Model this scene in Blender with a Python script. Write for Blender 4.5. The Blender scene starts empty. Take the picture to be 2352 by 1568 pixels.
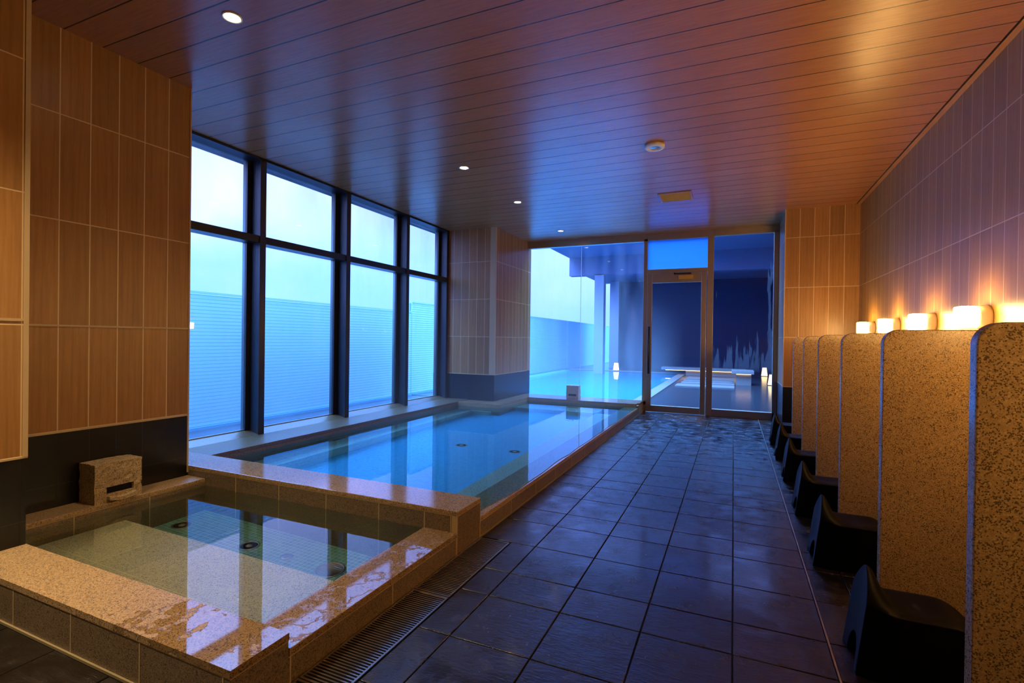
import bpy, bmesh, math, random
from mathutils import Vector, Matrix
random.seed(7)
C = bpy.context.scene.collection
SC = bpy.context.scene

# ------------------------------------------------------------------ camera, sky, exposure
H = 1.05
YAW, PIT, ROL, FPX = -0.415212531, 0.00559627619, 0.0136852680, 1154.868
cam = bpy.data.cameras.new('camera'); camo = bpy.data.objects.new('camera', cam); C.objects.link(camo)
cam.sensor_width = 36.0; cam.lens = 36.0 * FPX / 2352.0; cam.clip_start = 0.02; cam.clip_end = 500
def cam_rot():
    base = Matrix(((1,0,0),(0,0,-1),(0,1,0)))
    c,s = math.cos(YAW),math.sin(YAW); Rz = Matrix(((c,-s,0),(s,c,0),(0,0,1)))
    c,s = math.cos(PIT),math.sin(PIT); Rx = Matrix(((1,0,0),(0,c,-s),(0,s,c)))
    c,s = math.cos(ROL),math.sin(ROL); Rr = Matrix(((c,-s,0),(s,c,0),(0,0,1)))
    w2c = Rr @ Rx @ base @ Rz                      # x right, y down, z forward
    flip = Matrix(((1,0,0),(0,-1,0),(0,0,-1)))
    return (flip @ w2c).transposed()
camo.matrix_world = Matrix.Translation((0,0,H)) @ cam_rot().to_4x4()
SC.camera = camo
SC.view_settings.view_transform = 'Standard'; SC.view_settings.look = 'None'
SC.view_settings.exposure = 0.0; SC.view_settings.gamma = 1.0
SC.view_settings.use_curve_mapping = False
SC.cycles.max_bounces = 14; SC.cycles.transmission_bounces = 10; SC.cycles.transparent_max_bounces = 24
SC.cycles.glossy_bounces = 6; SC.cycles.diffuse_bounces = 5
SC.cycles.sample_clamp_indirect = 25.0
SC.cycles.use_denoising = True

class NT:
    """tiny node-tree helper"""
    def __init__(s, tree): s.t = tree; s.n = tree.nodes; s.l = tree.links
    def new(s, typ, **kw):
        nd = s.n.new(typ)
        for k, v in kw.items(): setattr(nd, k, v)
        return nd
    def put(s, sock, v):
        if isinstance(v, bpy.types.NodeSocket): s.l.new(v, sock)
        elif isinstance(v, (tuple, list)) and len(v) == 3 and sock.type == 'RGBA': sock.default_value = (*v, 1)
        else: sock.default_value = v
    def m(s, op, a, b=0.0, c=None, clamp=False):
        nd = s.new('ShaderNodeMath', operation=op, use_clamp=clamp); s.put(nd.inputs[0], a); s.put(nd.inputs[1], b)
        if c is not None: s.put(nd.inputs[2], c)
        return nd.outputs[0]
    def mix(s, f, a, b):
        nd = s.new('ShaderNodeMix', data_type='RGBA'); s.put(nd.inputs[0], f); s.put(nd.inputs[6], a); s.put(nd.inputs[7], b); return nd.outputs[2]
    def mul(s, f, a, b):
        nd = s.new('ShaderNodeMix', data_type='RGBA', blend_type='MULTIPLY'); s.put(nd.inputs[0], f); s.put(nd.inputs[6], a); s.put(nd.inputs[7], b); return nd.outputs[2]
    def lerp(s, v, a, b, c, d):
        nd = s.new('ShaderNodeMapRange', interpolation_type='SMOOTHSTEP'); s.put(nd.inputs[0], v)
        for i, x in enumerate((a, b, c, d)): s.put(nd.inputs[1+i], x)
        return nd.outputs[0]
    def lin(s, v, a, b, c, d):
        nd = s.new('ShaderNodeMapRange'); s.put(nd.inputs[0], v)
        for i, x in enumerate((a, b, c, d)): s.put(nd.inputs[1+i], x)
        return nd.outputs[0]
    def xyz(s, v=None):
        if v is None: v = s.new('ShaderNodeTexCoord').outputs['Object']
        nd = s.new('ShaderNodeSeparateXYZ'); s.l.new(v, nd.inputs[0]); return nd.outputs
    def comb(s, x, y, z):
        nd = s.new('ShaderNodeCombineXYZ')
        for i, v in enumerate((x, y, z)): s.put(nd.inputs[i], v)
        return nd.outputs[0]
    def obj(s): return s.new('ShaderNodeTexCoord').outputs['Object']
    def scale(s, v, sc):
        nd = s.new('ShaderNodeVectorMath', operation='MULTIPLY'); s.l.new(v, nd.inputs[0]); nd.inputs[1].default_value = sc; return nd.outputs[0]
    def noise(s, v, sc, det=3.0, rough=0.5, out=0):
        nd = s.new('ShaderNodeTexNoise'); s.l.new(v, nd.inputs['Vector']); nd.inputs['Scale'].default_value = sc
        nd.inputs['Detail'].default_value = det; nd.inputs['Roughness'].default_value = rough; return nd.outputs[out]
    def white(s, v):
        nd = s.new('ShaderNodeTexWhiteNoise', noise_dimensions='3D'); s.l.new(v, nd.inputs[0]); return nd.outputs[0]
    def bump(s, h, strength=0.3, dist=0.01, normal=None):
        nd = s.new('ShaderNodeBump'); nd.inputs['Strength'].default_value = strength; nd.inputs['Distance'].default_value = dist
        s.l.new(h, nd.inputs['Height'])
        if normal is not None: s.l.new(normal, nd.inputs['Normal'])
        return nd.outputs[0]

# sky: bright overcast dusk, pale overhead and to the near left, blue toward the horizon
world = bpy.data.worlds.new('dusk_sky'); SC.world = world; world.use_nodes = True
w = NT(world.node_tree); w.n.clear()
d = w.new('ShaderNodeTexCoord').outputs['Generated']; dx, dy, dz = w.xyz(d)
cl = w.noise(w.scale(d, (1, 1, 2.2)), 2.6, 4.0, 0.55)
e = w.m('ADD', dz, w.m('MULTIPLY', w.m('SUBTRACT', cl, 0.5), 0.30))
near = w.lerp(dy, 0.40, 0.92, 1.0, 0.0)            # 1 toward the side windows, 0 down the room
t = w.m('MULTIPLY', w.lerp(e, 0.03, 0.24, 0.0, 1.0), w.m('ADD', w.m('MULTIPLY', near, 0.75), 0.25))
R = w.lin(t, 0, 1, 0.33, 1.15); G = w.lin(t, 0, 1, 0.70, 1.30); B = w.lin(t, 0, 1, 2.7, 3.3)
zen = w.lerp(dz, 0.34, 0.75, 1.0, 4.8)             # overcast brightens overhead; raised further, out of view, to light fence and room
up = w.m('MULTIPLY', w.lerp(dz, -0.06, 0.0, 0.12, 1.0), zen)
rz_ = w.lerp(dz, 0.30, 0.6, 1.0, 0.50)            # red cut overhead so this added light is bluer
sky = w.comb(w.m('MULTIPLY', w.m('MULTIPLY', R, rz_), up), w.m('MULTIPLY', w.m('MULTIPLY', G, w.lerp(dz, 0.30, 0.6, 1.0, 1.05)), up), w.m('MULTIPLY', B, up))
bg = w.new('ShaderNodeBackground'); w.l.new(sky, bg.inputs[0]); bg.inputs[1].default_value = 1.3
w.l.new(bg.outputs[0], w.new('ShaderNodeOutputWorld').inputs[0])

# ------------------------------------------------------------------ materials
def mat(name):
    m = bpy.data.materials.new(name); m.use_nodes = True; t = NT(m.node_tree); t.n.clear()
    out = t.new('ShaderNodeOutputMaterial'); return m, t, out
def princ(t, out, **kw):
    p = t.new('ShaderNodeBsdfPrincipled')
    for k, v in kw.items(): t.put(p.inputs[k.replace('_', ' ')], v)
    t.l.new(p.outputs[0], out.inputs[0]); return p
def plain(name, col, rough=0.5, metal=0.0, **kw):
    m, t, o = mat(name); princ(t, o, Base_Color=col, Roughness=rough, Metallic=metal, **kw); return m
def emit(name, col, s):
    m, t, o = mat(name); e = t.new('ShaderNodeEmission'); t.put(e.inputs[0], col); e.inputs[1].default_value = s
    t.l.new(e.outputs[0], o.inputs[0]); return m

def tile_wall(name, u0, uw, z0, zh, zblack, ublack=0.27, uboff=0.141, tint=(1, 1, 1), split=None):
    """wood-grain porcelain planks over black tiles; joints at u0 + k*uw and z0 + k*zh"""
    m, t, o = mat(name); ob = t.obj(); x, y, z = t.xyz(ob)
    nrm = t.new('ShaderNodeNewGeometry').outputs['Normal']; nx, ny, nz = t.xyz(nrm)
    isx = t.m('GREATER_THAN', t.m('ABSOLUTE', nx), 0.5)
    u = t.m('ADD', t.m('MULTIPLY', isx, y), t.m('MULTIPLY', t.m('SUBTRACT', 1, isx), x))
    off = u0 if not isinstance(u0, tuple) else t.m('ADD', t.m('MULTIPLY', isx, u0[0]), t.m('MULTIPLY', t.m('SUBTRACT', 1, isx), u0[1]))
    a = t.m('DIVIDE', t.m('SUBTRACT', u, off), uw); b = t.m('DIVIDE', t.m('SUBTRACT', z, z0), zh)
    fa = t.m('FRACT', a); fb = t.m('FRACT', b)
    ea = t.m('MULTIPLY', t.m('MINIMUM', fa, t.m('SUBTRACT', 1, fa)), uw)
    eb = t.m('MULTIPLY', t.m('MINIMUM', fb, t.m('SUBTRACT', 1, fb)), zh)
    edge = t.m('MINIMUM', ea, eb)
    grout = t.lin(edge, 0.0022, 0.0032, 1.0, 0.0)
    rnd = t.white(t.comb(t.m('FLOOR', a), t.m('FLOOR', b), isx))
    rv = t.comb(t.m('ADD', t.m('MULTIPLY', u, 1.0), t.m('MULTIPLY', rnd, 37.0)), t.m('MULTIPLY', rnd, 11.0), t.m('MULTIPLY', z, 0.055))
    g1 = t.noise(rv, 120.0, 4.0, 0.65); g2 = t.noise(rv, 22.0, 3.0, 0.6)
    wv = t.new('ShaderNodeTexWave', bands_direction='X'); t.l.new(rv, wv.inputs['Vector']); wv.inputs['Scale'].default_value = 9.0
    wv.inputs['Distortion'].default_value = 9.0; wv.inputs['Detail'].default_value = 2.0; wv.inputs['Detail Scale'].default_value = 1.2
    c = t.mix(t.lin(g1, 0.2, 0.8, 0, 1), (0.34*tint[0], 0.163*tint[1], 0.047*tint[2]), (0.46*tint[0], 0.235*tint[1], 0.074*tint[2]))
    c = t.mul(t.lin(wv.outputs[0], 0.6, 1.0, 0.0, 0.3), c, (0.68, 0.56, 0.46))
    c = t.mul(t.lin(g2, 0.35, 0.65, 0.3, 0.0), c, (0.6, 0.52, 0.45))
    c = t.mul(1.0, c, t.mix(rnd, (0.86, 0.85, 0.84), (1.12, 1.1, 1.06)))
    c = t.mix(grout, c, (0.70, 0.52, 0.28))
    # black base course
    ab = t.m('DIVIDE', t.m('SUBTRACT', t.m('SUBTRACT', u, off), uboff), ublack); fab = t.m('FRACT', ab)
    eab = t.m('MULTIPLY', t.m('MINIMUM', fab, t.m('SUBTRACT', 1, fab)), ublack)
    ezb = t.m('ABSOLUTE', t.m('SUBTRACT', z, zblack - 0.27))
    gb = t.lin(t.m('MINIMUM', eab, ezb), 0.0008, 0.0020, 1.0, 0.0)
    cb = t.mix(gb, (0.0045, 0.0042, 0.005), (0.035, 0.03, 0.028))
    isb = t.m('LESS_THAN', z, zblack)
    c = t.mix(isb, c, cb)
    hgt = t.m('SUBTRACT', t.m('MULTIPLY', g1, 0.15), t.m('MULTIPLY', grout, 1.0))
    bp = t.bump(hgt, 0.35, 0.002)
    princ(t, o, Base_Color=c, Roughness=t.mix(isb, (0.34,)*3, (0.3,)*3), Normal=bp)
    return m

M = {}
M['tile_left'] = tile_wall('wood tiles left', 1.434, 0.1365, 0.539, 0.5465, 0.532)
M['tile_pier'] = tile_wall('wood tiles pier', 1.095, 0.2, 0.529, 0.552, 0.524)
M['tile_right'] = tile_wall('wood tiles right', 3.297, 0.1418, 0.525, 0.5865, 0.525, tint=(1.0, 1.12, 0.72))  # same tile; warmer tint offsets blue sky light on this wall
M['tile_back'] = tile_wall('wood tiles back', (6.76, 0.545), 0.1485, 0.525, 0.5865, 0.525)
M['tile_pillar'] = tile_wall('wood tiles pillar', (6.375, -3.767), 0.128, 0.535, 0.5365, 0.533)
M['trim'] = plain('sand trim', (0.55, 0.40, 0.22), 0.5)

def granite(name, rough=0.35, wet=None, bumpy=0.15, scale=1.0, dark=1.0, ridges=False, pal=None):
    m, t, o = mat(name); ob = t.obj(); x, y, z = t.xyz(ob)
    n1 = t.noise(ob, 190*scale, 2.0, 0.6); n2 = t.noise(ob, 55*scale, 3.0, 0.65); n3 = t.noise(ob, 3.0, 2.0)
    def grains(sc):
        v = t.new('ShaderNodeTexVoronoi'); t.l.new(ob, v.inputs['Vector']); v.inputs['Scale'].default_value = sc; return t.xyz(v.outputs['Color'])
    ga = grains(330*scale); gb_ = grains(260*scale)
    base = (0.36, 0.230, 0.110) if pal is None else pal[0]; light = (0.56, 0.40, 0.215) if pal is None else pal[1]; spk = (0.06, 0.036, 0.020) if pal is None else pal[2]
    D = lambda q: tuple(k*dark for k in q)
    c = t.mix(t.m('ADD', t.m('MULTIPLY', ga[0], 0.7), t.m('MULTIPLY', n2, 0.3)), D(base), D(light))
    c = t.mix(t.lin(t.m('ADD', ga[1], t.m('MULTIPLY', t.m('SUBTRACT', n2, 0.5), 0.9)), 0.74, 0.82, 0, 0.8), c, D(spk))
    c = t.mix(t.lin(gb_[2], 0.90, 0.93, 0, 0.45), c, D(tuple(min(0.9, k*1.35) for k in light)))
    c = t.mul(0.35, c, t.mix(n3, (0.7, 0.66, 0.62), (1.15, 1.12, 1.1)))
    h = n1
    nrm = t.bump(h, bumpy, 0.002)
    r = rough
    if wet == 'puddle':       # a film of water lying in patches, with soft curled edges
        a = t.noise(t.scale(ob, (1, 1, 1)), 13.0, 5.0, 0.62)
        b = t.m('ADD', a, t.lin(x, 0.16, 0.78, -0.36, 0.06))
        mask = t.lin(b, 0.40, 0.425, 0.0, 1.0)
        film = t.lin(b, 0.40, 0.44, 0.0, 1.0)
        r = t.mix(mask, (0.50,)*3, (0.035,)*3)
        c = t.mul(t.m('MULTIPLY', mask, 0.7), c, (0.55, 0.50, 0.45))
        hh = t.m('ADD', t.m('MULTIPLY', t.m('MULTIPLY', n1, 0.3), t.m('SUBTRACT', 1, mask)), t.m('MULTIPLY', film, 1.0))
        nrm = t.bump(hh, 0.5, 0.002)
    elif wet == 'film':
        a = t.noise(ob, 9.0, 5.0, 0.6)
        mask = t.lin(t.m('ABSOLUTE', t.m('SUBTRACT', a, 0.5)), 0.012, 0.022, 0.0, 1.0)
        r = t.mix(mask, (0.35,)*3, (0.03,)*3); c = t.mul(0.7, c, (0.62, 0.58, 0.52))
        nrm = t.bump(t.m('ADD', mask, t.m('MULTIPLY', n1, 0.03)), 0.4, 0.002)
    if ridges:
        wv = t.m('SINE', t.m('MULTIPLY', t.m('ADD', y, t.m('MULTIPLY', t.noise(ob, 6.0), 0.02)), 300.0))
        nrm = t.bump(t.m('ADD', t.m('MULTIPLY', wv, 0.5), t.m('MULTIPLY', n1, 0.2)), 0.06, 0.002)
    princ(t, o, Base_Color=c, Roughness=r, Normal=nrm, Specular_IOR_Level=0.55)
    return m
M['granite'] = granite('tan granite', 0.35)
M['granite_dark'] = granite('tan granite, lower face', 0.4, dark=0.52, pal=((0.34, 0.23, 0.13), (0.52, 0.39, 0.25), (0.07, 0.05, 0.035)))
M['granite_puddle'] = granite('tan granite with puddles', wet='puddle')
M['granite_film'] = granite('tan granite under a water film', wet='film')
M['granite_wet'] = granite('wet tan granite', 0.10, bumpy=0.03)
M['granite_flamed'] = granite('flamed granite ledge', 0.33, bumpy=0.35, dark=0.40)
M['granite_seat'] = granite('pale granite seat', 0.4, pal=((0.74, 0.68, 0.44), (0.92, 0.87, 0.62), (0.30, 0.26, 0.16)))  # same tan granite, lightened in colour for light missing under water
M['granite_panel'] = granite('polished speckled granite', 0.22, bumpy=0.02, scale=1.0)
M['rough_stone'] = granite('rough split stone', 0.8, bumpy=1.0, scale=0.8, pal=((0.42, 0.30, 0.15), (0.62, 0.48, 0.28), (0.16, 0.11, 0.06)))
M['pale_rough'] = plain('pale split stone', (0.55, 0.50, 0.45), 0.85)
M['grout'] = plain('sand grout', (0.52, 0.39, 0.20), 0.7)
M['seat_grout'] = plain('pale underwater grout', (0.92, 0.86, 0.62), 0.7)  # grout lightened to show against the brightened seat
M['caulk'] = plain('dull caulk line', (0.30, 0.24, 0.13), 0.8)
M['black_hole'] = plain('flat black for openings', (0.004, 0.004, 0.004), 0.9)

# slate floor tiles: tone per tile from a colour attribute
m, t, o = mat('wet slate tiles'); ob = t.obj(); x, y, z = t.xyz(ob)
at = t.new('ShaderNodeAttribute'); at.attribute_name = 'tone'; tone = at.outputs['Fac']
sv = t.new('ShaderNodeVectorMath', operation='ADD'); t.l.new(ob, sv.inputs[0]); t.l.new(t.comb(t.m('MULTIPLY', tone, 9.0), t.m('MULTIPLY', tone, 5.0), 0.0), sv.inputs[1])
st = t.scale(sv.outputs[0], (1.0, 3.2, 1.0))
n1 = t.noise(st, 26.0, 6.0, 0.68); n2 = t.noise(sv.outputs[0], 4.5, 4.0, 0.6); n3 = t.noise(sv.outputs[0], 140.0, 2.0)
c = t.mix(t.lin(n2, 0.3, 0.7, 0, 1), (0.006, 0.0056, 0.0056), (0.021, 0.018, 0.016))
c = t.mul(1.0, c, t.mix(tone, (0.65, 0.62, 0.62), (1.35, 1.3, 1.2)))
c = t.mix(t.lin(n1, 0.55, 0.75, 0, 0.4), c, (0.050, 0.042, 0.036))
n4 = t.noise(sv.outputs[0], 9.0, 4.0, 0.6)
hh = t.m('ADD', t.m('MULTIPLY', n1, t.lin(n4, 0.35, 0.65, 0.35, 1.0)), t.m('MULTIPLY', n3, 0.07))
princ(t, o, Base_Color=c, Roughness=t.lin(n4, 0.35, 0.65, 0.07, 0.30), Normal=t.bump(hh, 0.6, 0.0075), Specular_IOR_Level=0.85, Coat_Weight=0.2, Coat_Roughness=0.12, Coat_IOR=1.5)
M['slate'] = m
M['floor_grout'] = plain('dark floor grout', (0.010, 0.010, 0.011), 0.7)

# ceiling: long printed-wood metal planks running across the room
m, t, o = mat('wood ceiling planks'); ob = t.obj(); x, y, z = t.xyz(ob)
a = t.m('DIVIDE', t.m('SUBTRACT', y, 1.445), 0.1775); fa = t.m('FRACT', a)
ea = t.m('MULTIPLY', t.m('MINIMUM', fa, t.m('SUBTRACT', 1, fa)), 0.1775)
gap = t.lin(ea, 0.0025, 0.0042, 1.0, 0.0)
rnd = t.white(t.comb(t.m('FLOOR', a), 3.0, 1.0))
rv = t.comb(t.m('ADD', t.m('MULTIPLY', x, 0.06), t.m('MULTIPLY', rnd, 13.0)), t.m('ADD', y, t.m('MULTIPLY', rnd, 5.0)), 0.0)
g1 = t.noise(rv, 90.0, 4.0, 0.6)
c = t.mix(t.lin(g1, 0.3, 0.7, 0, 1), (0.37, 0.145, 0.050), (0.46, 0.190, 0.070))
c = t.mul(1.0, c, t.mix(rnd, (0.94, 0.94, 0.94), (1.05, 1.05, 1.05)))
c = t.mix(gap, c, (0.02, 0.008, 0.004))
princ(t, o, Base_Color=c, Roughness=0.27, Normal=t.bump(t.m('SUBTRACT', 1, gap), 0.4, 0.004), Specular_IOR_Level=0.5)
M['ceiling'] = m
M['ceiling_trim'] = plain('orange wood trim', (0.42, 0.19, 0.06), 0.4)

# water: clear surface that refracts
def water(name, tint, ripple, scl):
    m, t, o = mat(name); ob = t.obj()
    n = t.noise(t.scale(ob, (1, 1, 1)), scl, 3.0, 0.55)
    g = t.new('ShaderNodeBsdfGlass'); t.put(g.inputs['Color'], tint); g.inputs['Roughness'].default_value = 0.0; g.inputs['IOR'].default_value = 1.333
    t.l.new(t.bump(n, ripple, 0.004), g.inputs['Normal']); t.l.new(g.outputs[0], o.inputs[0]); return m
M['water_small'] = water('clear bath water', (0.94, 0.985, 0.90), 0.035, 9.0)
M['water_large'] = water('blue bath water', (0.60, 0.92, 1.0), 0.05, 12.0)

def mosaic(name, c1, c2, gr, sz):
    m, t, o = mat(name); ob = t.obj(); x, y, z = t.xyz(ob)
    def cell(v): 
        q = t.m('DIVIDE', v, sz); f = t.m('FRACT', q); return t.m('FLOOR', q), t.m('MINIMUM', f, t.m('SUBTRACT', 1, f))
    ax, ex = cell(x); ay, ey = cell(y); 
    g = t.lin(t.m('MINIMUM', ex, ey), 0.045, 0.075, 1.0, 0.0)
    c = t.mix(t.white(t.comb(ax, ay, 0.0)), c1, c2)
    princ(t, o, Base_Color=t.mix(g, c, gr), Roughness=0.3); return m
M['mosaic'] = mosaic('teal mosaic', (0.10, 0.30, 0.30), (0.16, 0.40, 0.38), (0.42, 0.60, 0.52), 0.0265)
M['mosaic_large'] = mosaic('blue-green mosaic', (0.10, 0.52, 0.78), (0.14, 0.60, 0.86), (0.26, 0.70, 0.90), 0.0265)  # same mosaic tile with blue sky light put into its colour

def glass(name, tint=(0.97, 0.99, 1.0), fog=0.0, fog_col=(0.8, 0.85, 0.9), fognode=None, refl=1.0):
    m, t, o = mat(name)
    lw = t.new('ShaderNodeLayerWeight'); lw.inputs[0].default_value = 0.5
    f = t.m('ADD', 0.02*refl, t.m('MULTIPLY', t.m('POWER', lw.outputs['Facing'], 5.0), 0.9*refl), clamp=True)
    tr = t.new('ShaderNodeBsdfTransparent'); t.put(tr.inputs[0], tint)
    gl = t.new('ShaderNodeBsdfGlossy'); gl.inputs['Roughness'].default_value = 0.0
    body = tr.outputs[0]
    if fog or fognode:
        tl = t.new('ShaderNodeBsdfTranslucent'); t.put(tl.inputs[0], fog_col)
        df = t.new('ShaderNodeBsdfDiffuse'); t.put(df.inputs[0], fog_col)
        a = t.new('ShaderNodeMixShader'); a.inputs[0].default_value = 0.35; t.l.new(tl.outputs[0], a.inputs[1]); t.l.new(df.outputs[0], a.inputs[2])
        mx = t.new('ShaderNodeMixShader'); t.put(mx.inputs[0], fognode(t) if fognode else fog)
        t.l.new(body, mx.inputs[1]); t.l.new(a.outputs[0], mx.inputs[2]); body = mx.outputs[0]
    mx = t.new('ShaderNodeMixShader'); t.l.new(f, mx.inputs[0]); t.l.new(body, mx.inputs[1]); t.l.new(gl.outputs[0], mx.inputs[2])
    t.l.new(mx.outputs[0], o.inputs[0]); return m
def fog_side(t):
    ob = t.obj(); x, y, z = t.xyz(ob); n = t.noise(t.scale(ob, (1, 1, 0.4)), 2.2, 3.0, 0.5)
    return t.m('MULTIPLY', t.lerp(z, 0.6, 1.75, 0.06, 0.16), t.lin(n, 0.35, 0.65, 0.6, 1.3))
M['glass'] = glass('steamed side window glass', fognode=fog_side, fog_col=(0.55, 0.88, 0.96))
def fog_back(t):
    ob = t.obj(); n = t.noise(t.scale(ob, (1.6, 1, 0.28)), 3.2, 3.0, 0.5); return t.lin(n, 0.40, 0.66, 0.012, 0.055)
M['glass_back'] = glass('back window glass', fognode=fog_back)
def fog_fan(t):
    ob = t.obj(); x, y, z = t.xyz(ob); return t.lin(z, 2.1, 2.5, 0.45, 0.62)
M['glass_door'] = glass('clear door glass', fog=0.006)
M['glass_fan'] = glass('steamed-up fanlight glass', fognode=fog_fan, fog_col=(0.08, 0.45, 1.0))  # steam is white; blue light from outside is put into its colour
def fog_right(t):
    ob = t.obj(); x, y, z = t.xyz(ob)
    n = t.noise(t.scale(ob, (9.0, 1, 0.9)), 1.6, 5.0, 0.62)
    v = t.m('ADD', t.m('ADD', n, t.lin(z, 0.65, 1.25, 0.09, -0.17)), t.lerp(x, 0.30, 0.46, 0.0, 0.10))
    return t.m('MULTIPLY', t.m('MULTIPLY', t.lin(v, 0.50, 0.54, 0.0, 1.0), t.lerp(z, 0.60, 0.72, 0.0, 1.0)), 0.045)
M['glass_right'] = glass('glass with condensation runs', fognode=fog_right, refl=0.9)
M['black_metal'] = plain('black window frame', (0.012, 0.013, 0.018), 0.32, 0.0, Specular_IOR_Level=0.6)
m, t, o = mat('black ribbed post'); ob = t.obj(); x, y, z = t.xyz(ob)
nn = t.noise(t.scale(ob, (1, 1, 0.02)), 140.0, 3.0, 0.6)
princ(t, o, Base_Color=(0.012, 0.013, 0.020), Roughness=0.3, Normal=t.bump(nn, 0.6, 0.004), Specular_IOR_Level=0.7); M['black_post'] = m
M['bronze'] = plain('brown steel frame', (0.52, 0.43, 0.33), 0.36, 0.9)
M['steel'] = plain('brushed steel', (0.55, 0.52, 0.48), 0.3, 1.0)
M['black_plastic'] = plain('black plastic', (0.004, 0.004, 0.005), 0.5, Specular_IOR_Level=0.12)
M['white'] = plain('white painted', (0.90, 0.90, 0.86), 0.5)
M['tan_grille'] = plain('ochre grille', (0.62, 0.34, 0.07), 0.9, Specular_IOR_Level=0.0)
M['handle'] = plain('black handle', (0.012, 0.012, 0.014), 0.3)
M['lamp_glow'] = emit('warm lamp glass', (1.0, 0.57, 0.18), 85.0)
M['lamp_plate'] = plain('white lamp plate', (0.85, 0.72, 0.5), 0.4)
M['down_glow'] = emit('downlight diffuser', (1.0, 0.82, 0.55), 30.0)
M['lantern_glow'] = emit('paper lantern', (1.0, 0.70, 0.34), 3.2)
M['led'] = emit('warm led strip', (1.0, 0.55, 0.18), 6.0)
M['deck'] = plain('terrace stone deck', (0.045, 0.05, 0.06), 0.18)
M['pale_stone'] = plain('pale terrace stone', (0.26, 0.25, 0.25), 0.35)
M['terrace_wall'] = plain('dark blue terrace render', (0.020, 0.030, 0.095), 0.7)  # blue terrace light put into the wall colour
M['terrace_black'] = plain('black terrace wall', (0.010, 0.010, 0.012), 0.4)
M['soffit'] = plain('blue-grey terrace soffit', (0.13, 0.15, 0.27), 0.6)  # soffit colour carries the blue terrace light
M['column'] = plain('blue-grey terrace column', (0.30, 0.36, 0.48), 0.6)  # blue light on column and pier is part of this colour
def translucent(name, col, k):
    m, t, o = mat(name); tl = t.new('ShaderNodeBsdfTranslucent'); t.put(tl.inputs[0], col); df = t.new('ShaderNodeBsdfDiffuse'); t.put(df.inputs[0], col)
    mx = t.new('ShaderNodeMixShader'); mx.inputs[0].default_value = k; t.l.new(df.outputs[0], mx.inputs[1]); t.l.new(tl.outputs[0], mx.inputs[2]); t.l.new(mx.outputs[0], o.inputs[0]); return m
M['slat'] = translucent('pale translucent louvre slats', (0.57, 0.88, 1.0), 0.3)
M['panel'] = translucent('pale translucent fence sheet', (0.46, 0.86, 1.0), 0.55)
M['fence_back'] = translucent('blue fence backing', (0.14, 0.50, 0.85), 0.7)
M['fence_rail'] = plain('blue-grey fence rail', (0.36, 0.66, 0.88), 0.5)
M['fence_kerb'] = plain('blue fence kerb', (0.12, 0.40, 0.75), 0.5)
M['lantern_frame'] = plain('dark lantern frame', (0.02, 0.018, 0.016), 0.5)

# ------------------------------------------------------------------ mesh helpers
class MB:
    def __init__(s): s.b = bmesh.new()
    def box(s, x0, x1, y0, y1, z0, z1, mi=0):
        vs = [s.b.verts.new((x, y, z)) for x in (x0, x1) for y in (y0, y1) for z in (z0, z1)]
        for f in ((0,1,3,2), (4,6,7,5), (0,4,5,1), (2,3,7,6), (0,2,6,4), (1,5,7,3)):
            fc = s.b.faces.new([vs[i] for i in f]); fc.material_index = mi
        return s
    def prism(s, pts, a0, a1, axis='y', mi=0):
        """pts in the plane across axis, extruded from a0 to a1"""
        def P(p, a):
            return {'y': (p[0], a, p[1]), 'x': (a, p[0], p[1]), 'z': (p[0], p[1], a)}[axis]
        A = [s.b.verts.new(P(p, a0)) for p in pts]; B_ = [s.b.verts.new(P(p, a1)) for p in pts]; n = len(pts)
        fs = [s.b.faces.new(A), s.b.faces.new(list(reversed(B_)))]
        for i in range(n): fs.append(s.b.faces.new((A[i], B_[i], B_[(i+1) % n], A[(i+1) % n])))
        for f in fs: f.material_index = mi
        return s
    def lathe(s, prof, c, axis='z', n=40, mi=0, smooth=True):
        rings = []
        for r, h in prof:
            ring = []
            for i in range(n):
                a = 2*math.pi*i/n; u, v = r*math.cos(a), r*math.sin(a)
                p = {'z': (u, v, h), 'x': (h, u, v), 'y': (u, h, v)}[axis]
                ring.append(s.b.verts.new((c[0]+p[0], c[1]+p[1], c[2]+p[2])))
            rings.append(ring)
        for a, b in zip(rings, rings[1:]):
            for i in range(n):
                f = s.b.faces.new((a[i], a[(i+1) % n], b[(i+1) % n], b[i])); f.material_index = mi; f.smooth = smooth
        for ring in (rings[0], rings[-1]):
            f = s.b.faces.new(ring); f.material_index = mi
        return s
    def build(s, name, m, parent=None, bevel=0.0, seg=2):
        bmesh.ops.recalc_face_normals(s.b, faces=s.b.faces)
        me = bpy.data.meshes.new(name); s.b.to_mesh(me); s.b.free()
        for k in (m if isinstance(m, (list, tuple)) else [m]): me.materials.append(M[k] if isinstance(k, str) else k)
        ob = bpy.data.objects.new(name, me); C.objects.link(ob)
        if parent is not None: ob.parent = parent
        if bevel:
            bv = ob.modifiers.new('edge', 'BEVEL'); bv.width = bevel; bv.segments = seg; bv.limit_method = 'ANGLE'
        return ob
def thing(name, label, cat, loc=(0, 0, 0), group=None, kind=None, rz=0):
    o = bpy.data.objects.new(name, None); C.objects.link(o); o.location = loc; o.rotation_euler = (0, 0, rz)
    o.empty_display_size = 0.05
    return tag(o, label, cat, group, kind)
def tag(o, label=None, cat=None, group=None, kind=None):
    if label: o['label'] = label
    if cat: o['category'] = cat
    if group: o['group'] = group
    if kind: o['kind'] = kind
    return o
def struct(o, label=None, cat=None): return tag(o, label, cat, kind='structure')
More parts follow.
